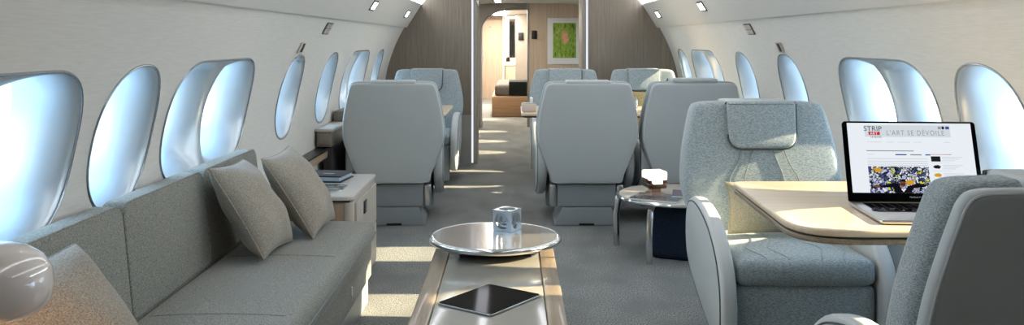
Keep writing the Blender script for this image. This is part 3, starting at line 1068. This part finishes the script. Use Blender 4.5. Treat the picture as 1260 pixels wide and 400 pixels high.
poly('photo_figure', [(.386, .868), (.427, .868), (.425, .882), (.388, .882)], M['coat'], .0015)
poly('photo_figure', [(.175, .895), (.20, .885), (.225, .905), (.21, .93), (.185, .925)], M['skin'], .0013)
poly('photo_figure', [(.59, .885), (.62, .88), (.625, .90), (.595, .91)], M['skin'], .0013)
poly('photo_figure', [(.395, .93), (.405, .955), (.418, .93), (.425, .945), (.405, .985), (.388, .945)], M['page'], .0015)
for k, mt in enumerate(('ink', 'ink', 'yel', 'red', 'ink')):
    v = .475+.117*k
    if k in (1, 2):
        poly('thumbnail', [(.66, v+.035), (.675, v+.012), (.705, v+.005), (.725, v+.03), (.71, v+.06), (.675, v+.055)], M[mt], .001)
    else:
        pr('thumbnail', .652, v, .727, v+.075, M[mt])
    for j in range(3):
        pr('text_line', .74, v+.008+j*.024, .90-.03*j, v+.016+j*.024, M['ink3'])
    pr('text_line', .652, v-.03, .80, v-.026, M['ink3'])
pr('sidebar_heading', .652, .445, .82, .452, M['red'])
text('bezel_text', 'MacBook Pro', .5, 1.065, .0068, M['ink2'], 1.0, align='CENTER')

pillow('throw_pillow', 'straw-coloured pillow standing on the tweed seat behind the maple table edge', (1.085, 3.655, .566), (0, .20, 1), (1, .05, 0), (.42, .205), .05, M['lemon'], 5)
pillow('throw_pillow', 'golden pillow on the corner seat, glimpsed between two leather seat backs', (1.22, 8.03, .632), (0, .20, 1), (1, 0, 0), (.36, .33), .045, M['gold'], 6)

# small tables between the aft facing seats
def leaf(label, xa, xb, y0, y1, xp):
    xm, ym = (xa+xb)/2, (y0+y1)/2
    t = thing('folding_table', label, 'table', (xm, ym, 0))
    rr = [.05]*4
    m = MB(); m.prism(round_poly([(xa-xm, y0-ym), (xb-xm, y0-ym), (xb-xm, y1-ym), (xa-xm, y1-ym)], rr, 6), .676, .70, .006, 3); m.build('tabletop', M['maple'], t)
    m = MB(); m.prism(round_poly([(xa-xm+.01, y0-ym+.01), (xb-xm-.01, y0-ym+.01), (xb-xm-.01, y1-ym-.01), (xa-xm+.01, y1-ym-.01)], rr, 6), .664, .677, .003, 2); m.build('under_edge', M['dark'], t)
    m = MB(); m.box((xp-xm, 0, .332), (.07, .34, .664), .01); m.build('pedestal', M['leather3'], t)
leaf('small wooden table between the two facing seats past the sofa', -1.15, -.50, 6.75, 7.65, -1.10)
leaf('wide maple table between the four seats under the picture', .07, 1.50, 6.78, 7.55, .86)
t = thing('tissue_box', 'small cream box on the aisle corner of the far maple table', 'box', (.13, 6.92, .7005), .05)
m = MB(); m.box((0, 0, .032), (.11, .11, .064), .008); m.build('body', M['cream'], t)
m = MB(); m.box((0, 0, .066), (.10, .10, .006), .002); m.build('lid', M['cab'], t)
m = MB(); m.soft((.02, 0, .09), (.02, .06, .045), .008, n=4); m.build('tissue', M['white'], t)
M['drink'] = plain('drinking_glass', (240, 244, 246), .02, trans=1.0)
t = thing('drinking_glass', 'clear tumbler on the far maple table, seen between the leather seat backs', 'glass', (.985, 7.25, .7005))
m = MB(); m.lathe([(0, 0), (.03, 0), (.033, .005), (.037, .09), (.034, .09), (.030, .012), (0, .010)], 24); m.build('tumbler', M['drink'], t)

# ------------------------------------------------------------------ small wall fittings
def on_hull(side, y, z, inset=0.0):
    """frame: origin, along y, up the wall, inward normal"""
    th = math.asin((z-ZC)/R)
    nrm = Vector((-side*math.cos(th), 0, -math.sin(th)))
    up = Vector((-side*math.sin(th), 0, math.cos(th)))
    p = Vector((XC+side*R*math.cos(th), y, ZC+R*math.sin(th)))+nrm*inset
    return p, up, nrm
def frame_mat(p, up, nrm):
    yv = Vector((0, 1, 0))
    xv = up.cross(nrm) if False else yv
    # local x = along the cabin, y = up the wall, z = inward
    zc = nrm
    xv = up.cross(zc).normalized()
    return Matrix(((xv.x, up.x, zc.x, p.x), (xv.y, up.y, zc.y, p.y), (xv.z, up.z, zc.z, p.z), (0, 0, 0, 1)))
def place(o, mat): o.matrix_world = mat
def air_panel(side, y, z, label):
    t = thing('air_vent', label, 'vent')
    place(t, frame_mat(*on_hull(side, y, z, .002)))
    pts = round_poly([(-.085, -.040), (.085, -.040), (.085, .040), (-.085, .040)], .016, 4)
    m = MB(); m.prism(pts, 0, .006, .002, 2); m.build('bezel', M['fixture'], t)
    for sx in (-1, 1):
        for sy in (-1, 1):
            m = MB(); m.prism(round_poly([(sx*.038-.034, sy*.017-.0145), (sx*.038+.034, sy*.017-.0145), (sx*.038+.034, sy*.017+.0145), (sx*.038-.034, sy*.017+.0145)], .006, 3), .005, .009, .001, 1); m.build('key_pad', M['cab'], t)
air_panel(-1, 5.40, 1.325, 'four-pad service panel on the left wall above the oval windows')
air_panel(1, 5.70, 1.325, 'four-pad service panel on the right wall above the oval windows')
def slot(side, y, z, label):
    t = thing('reading_light', label, 'light fitting')
    place(t, frame_mat(*on_hull(side, y, z, .002)))
    m = MB(); m.prism(round_poly([(-.050, -.032), (.050, -.032), (.050, .032), (-.050, .032)], .006, 3), 0, .008, .002, 2); m.build('plate', M['cab'], t)
    m = MB(); m.box((0.01, .002, .0085), (.045, .05, .004), .001); m.build('slot', M['dark'], t)
slot(-1, 4.95, 1.212, 'small slotted fitting above the oval window past the sofa')
slot(1, 5.23, 1.212, 'small slotted fitting above the oval window behind the tweed seat')
def downlight(side, y, label):
    # on the sloping ceiling panel
    a, b = Vector((1.253, 1.390)), Vector((1.112, 1.612))
    c = a.lerp(b, .50)
    d = (b-a).normalized()
    up = Vector((side*d.x, 0, d.y))
    nrm = Vector((-side*d.y, 0, d.x))
    if nrm.z > 0: nrm = Vector((-side*abs(d.y), 0, -abs(d.x)))
    p = Vector((XC+side*c.x, y, c.y))+nrm*.0015
    t = thing('ceiling_light', label, 'ceiling light')
    place(t, frame_mat(p, up, nrm))
    m = MB(); m.prism(round_poly([(-.085, -.042), (.085, -.042), (.085, .042), (-.085, .042)], .006, 3), 0, .007, .002, 2); m.build('bezel', M['fixture'], t)
    m = MB(); m.box((0, 0, .0075), (.135, .056, .003), .001); m.build('lens', M['spot'], t)
downlight(-1, 6.34, 'recessed square light on the left sloping ceiling, second from the partition')
downlight(-1, 8.33, 'recessed square light on the left sloping ceiling nearest the partition')
downlight(1, 6.50, 'recessed square light on the right sloping ceiling, second from the partition')
downlight(1, 8.43, 'recessed square light on the right sloping ceiling nearest the partition')
t = thing('ceiling_light', 'long white ceiling strip light beyond the partition opening', 'ceiling light', (-.19, 11.2, 1.785))
m = MB(); m.box((0, 0, 0), (.10, 2.2, .012), .003); m.build('bezel', M['fixture'], t)
m = MB(); m.box((0, 0, -.006), (.075, 2.15, .006), .001); m.build('diffuser', M['vest'], t)

# picture
def art_mat():
    q = NT('abstract_print')
    b = q.n('ShaderNodeBsdfPrincipled', Roughness=.4)
    tc = q.n('ShaderNodeTexCoord')
    mp = q.n('ShaderNodeMapping'); mp.inputs['Scale'].default_value = (2.4, 1, .7)
    q.l(tc.outputs['Object'], mp.inputs['Vector'])
    nz = q.n('ShaderNodeTexNoise', Scale=9.0, Detail=5.0, Roughness=.65)
    q.l(mp.outputs[0], nz.inputs['Vector'])
    cr = q.n('ShaderNodeValToRGB')
    cols = [(.30, (58, 66, 40)), (.40, (84, 130, 48)), (.47, (150, 176, 60)), (.53, (106, 158, 70)), (.60, (188, 196, 84)), (.68, (70, 104, 96)), (.78, (60, 110, 50))]
    for i, (p, c) in enumerate(cols):
        el = cr.color_ramp.elements[i] if i < 2 else cr.color_ramp.elements.new(p)
        el.position = p; el.color = lin(c)
    q.l(nz.outputs['Fac'], cr.inputs['Fac'])
    # a pink vertical smear in the middle
    gd = q.n('ShaderNodeTexGradient'); gd.gradient_type = 'SPHERICAL'
    m2 = q.n('ShaderNodeMapping'); m2.inputs['Scale'].default_value = (12, 1, 6.5); m2.inputs['Location'].default_value = (.1, 0, -.35)
    q.l(tc.outputs['Object'], m2.inputs['Vector'])
    q.l(m2.outputs[0], gd.inputs['Vector'])
    n2 = q.n('ShaderNodeTexNoise', Scale=22.0, Detail=3.0); q.l(tc.outputs['Object'], n2.inputs['Vector'])
    ml = q.n('ShaderNodeMath', operation='MULTIPLY'); q.l(gd.outputs['Fac'], ml.inputs[0]); q.l(n2.outputs['Fac'], ml.inputs[1])
    mr = q.n('ShaderNodeMapRange'); mr.inputs['From Min'].default_value = .10; mr.inputs['From Max'].default_value = .34
    q.l(ml.outputs[0], mr.inputs['Value'])
    mx = q.n('ShaderNodeMix', data_type='RGBA'); q.l(mr.outputs[0], mx.inputs['Factor'])
    q.l(cr.outputs['Color'], mx.inputs[6]); mx.inputs[7].default_value = lin((232, 170, 140))
    q.l(mx.outputs[2], b.inputs['Base Color']); q.l(b.outputs[0], q.out.inputs[0])
    return q.m
t = thing('picture', 'green abstract print in a wide white mat on the far wall', 'picture', (.772, YQ-.024, 1.243))
m = MB(); m.box((0, -.008, 0), (.52, .02, .67), .004); m.build('mat_board', M['matboard'], t)
m = MB(); m.box((-.012, -.0195, .01), (.335, .004, .505)); m.build('print', art_mat(), t)
# switches
def switch(label, x, y, z, w, h):
    t = thing('light_switch', label, 'switch', (x, y, z))
    m = MB(); m.box((0, 0, 0), (w, .016, h), .004); m.build('plate', M['black'], t)
    m = MB(); m.box((0, -.009, 0), (w*.5, .006, h*.6), .002); m.build('rocker', M['dark'], t)
switch('black switch on the warm wood wall beside the green print', .322, YQ-.03, 1.335, .075, .12)
switch('black switch on the grey panel above the bed beyond the arched doorway', .172, 17.258, 1.33, .10, .15)

# ------------------------------------------------------------------ sleeping cabin seen through the arch
t = thing('bed', 'low wooden bed with grey cover beyond the arched doorway', 'bed', (.42, 15.6, 0))
m = MB(); m.box((0, 0, .17), (1.5, 2.0, .34), .02); m.build('bed_frame', M['bed_wood'], t)
m = MB(); m.soft((.02, .0, .43), (1.45, 1.94, .20), .06, puff=(0, 0, .02)); m.build('mattress', M['bed_grey'], t)
t2 = thing('bed_throw', 'black folded throw lying over the end of the grey bed', 'blanket', (.42, 15.0, 0))
m = MB()
prof = round_poly([(-.37, .556), (.36, .556), (.36, .576), (-.39, .576), (-.39, .36), (-.372, .36)], .006, 3)
m.prism([(p[0], p[1]) for p in prof], -.47, .40, .004, 2, axis='x'); m.build('cloth', M['throw'], t2)
# closet, vanity
m = MB(); m.box((-.72, 16.6, .86), (.10, 5.7, 1.72), .004); trim(m, M['wood_warm'])
t = thing('closet', 'tall warm wood closet door at the end of the sleeping cabin', 'closet', (-.46, 19.2, 0))
m = MB(); m.box((0, .05, .85), (.50, .10, 1.7), .006); m.build('door', M['wood_warm'], t)
m = MB(); m.box((-.15, -.01, .92), (.025, .03, .14), .004); m.build('handle', M['steel'], t)
m = MB(); m.tube(smooth_open([(-.02, -.01, 1.55), (-.02, -.05, 1.54), (-.02, -.06, 1.57)]), .012, 8); m.tube([(.04, -.01, 1.55), (.04, -.06, 1.56)], .012, 8); m.build('coat_hook', M['steel'], t)
m = MB(); m.box((-.185, 19.3, .9), (.05, .16, 1.8), .004); trim(m, M['white'])
t = thing('vanity', 'small washroom vanity with white counter below the lit mirror', 'vanity', (.14, 19.08, 0))
m = MB(); m.box((0, .08, .36), (.56, .30, .72), .006); m.build('body', M['wood_warm'], t)
m = MB(); m.box((0, .07, .76), (.59, .34, .08), .008); m.build('counter', M['white'], t)
for x in (-.14, .14):
    m = MB(); m.box((x, -.074, .37), (.27, .012, .66), .003); d = m.build('door', M['wood_warm'], t)
    m = MB(); m.box((x*.35, -.085, .55), (.02, .012, .10), .003); m.build('handle', M['steel'], d)
t = thing('soap_bottle', 'dark soap bottle on the white washroom counter', 'bottle', (-.085, 19.06, .8005))
m = MB(); m.lathe([(0, 0), (.04, 0), (.042, .01), (.042, .08), (.02, .09), (0, .09)], 20); m.build('bottle', M['amber'], t)
m = MB(); m.lathe([(0, .09), (.012, .09), (.012, .115), (0, .115)], 12); m.build('pump', M['black'], t)
t = thing('mirror', 'tall mirror with a glowing white border above the vanity', 'mirror', (.08, 19.32, 1.30))
m = MB(); m.box((0, 0, 0), (.50, .03, .96), .004); m.build('frame', M['white'], t)
m = MB(); m.box((.03, -.018, 0), (.34, .006, .84)); m.build('looking_glass', M['mirror'], t)
M['led'] = glow('mirror_led', (255, 246, 236), 1.0)
for c_, s_ in (((-.19, -.02, 0), (.07, .008, .96)), ((.03, -.02, .45), (.44, .008, .06)), ((.03, -.02, -.45), (.44, .008, .06))):
    m = MB(); m.box(c_, s_); m.build('light_band', M['led'], t)
m = MB(); m.box((-.25, 16.4, 1.78), (.24, 4.4, .02), .004); trim(m, M['vest'])  # glowing ceiling panel added to brighten the sleeping cabin

# ------------------------------------------------------------------ right-hand wall ledge by the dining table
m = MB(); m.box((1.585, 2.9, .26), (.10, 2.6, .52), .012); trim(m, M['leather2'])

# ------------------------------------------------------------------ sky and sun
w = bpy.data.worlds.new('sky'); SC.world = w
w.use_nodes = True
nt = w.node_tree; nt.nodes.clear()
out = nt.nodes.new('ShaderNodeOutputWorld')
bg = nt.nodes.new('ShaderNodeBackground'); bg.inputs['Strength'].default_value = 4.3
tc = nt.nodes.new('ShaderNodeTexCoord'); sp = nt.nodes.new('ShaderNodeSeparateXYZ')
nt.links.new(tc.outputs['Generated'], sp.inputs[0])
mr = nt.nodes.new('ShaderNodeMapRange'); mr.inputs['From Min'].default_value = -.6; mr.inputs['From Max'].default_value = .8
nt.links.new(sp.outputs['Z'], mr.inputs['Value'])
cr = nt.nodes.new('ShaderNodeValToRGB')
for i, (p, c) in enumerate(((0, (140, 172, 198)), (.40, (206, 228, 240)), (.55, (214, 234, 245)), (1.0, (150, 194, 230)))):
    e = cr.color_ramp.elements[i] if i < 2 else cr.color_ramp.elements.new(p)
    e.position = p; e.color = lin(c)
nt.links.new(mr.outputs[0], cr.inputs['Fac']); nt.links.new(cr.outputs['Color'], bg.inputs['Color'])
nt.links.new(bg.outputs[0], out.inputs[0])
sun = bpy.data.lights.new('sun', 'SUN'); sun.energy = 14; sun.angle = .012; sun.color = (1.0, .80, .50)
so = bpy.data.objects.new('sun', sun); COL.objects.link(so)
d = Vector((-1, -.0, -.405)).normalized()
so.rotation_euler = d.to_track_quat('-Z', 'Y').to_euler()
so.location = (8, 4, 5)

# ------------------------------------------------------------------ camera
cam = bpy.data.cameras.new('camera'); co = bpy.data.objects.new('camera', cam); COL.objects.link(co)
cam.sensor_width = 36; cam.lens = 36*1100/1260
cam.shift_y = -150/1260
cam.clip_start = .05
co.location = (0, 0, 1.25); co.rotation_euler = (PI/2, 0, 0)
SC.camera = co
SC.view_settings.view_transform = 'Standard'
SC.view_settings.look = 'None'
SC.view_settings.gamma = 1
SC.view_settings.exposure = EXPOSURE
SC.view_settings.use_curve_mapping = False
SC.cycles.max_bounces = 10
SC.cycles.diffuse_bounces = 6
SC.cycles.sample_clamp_indirect = 8
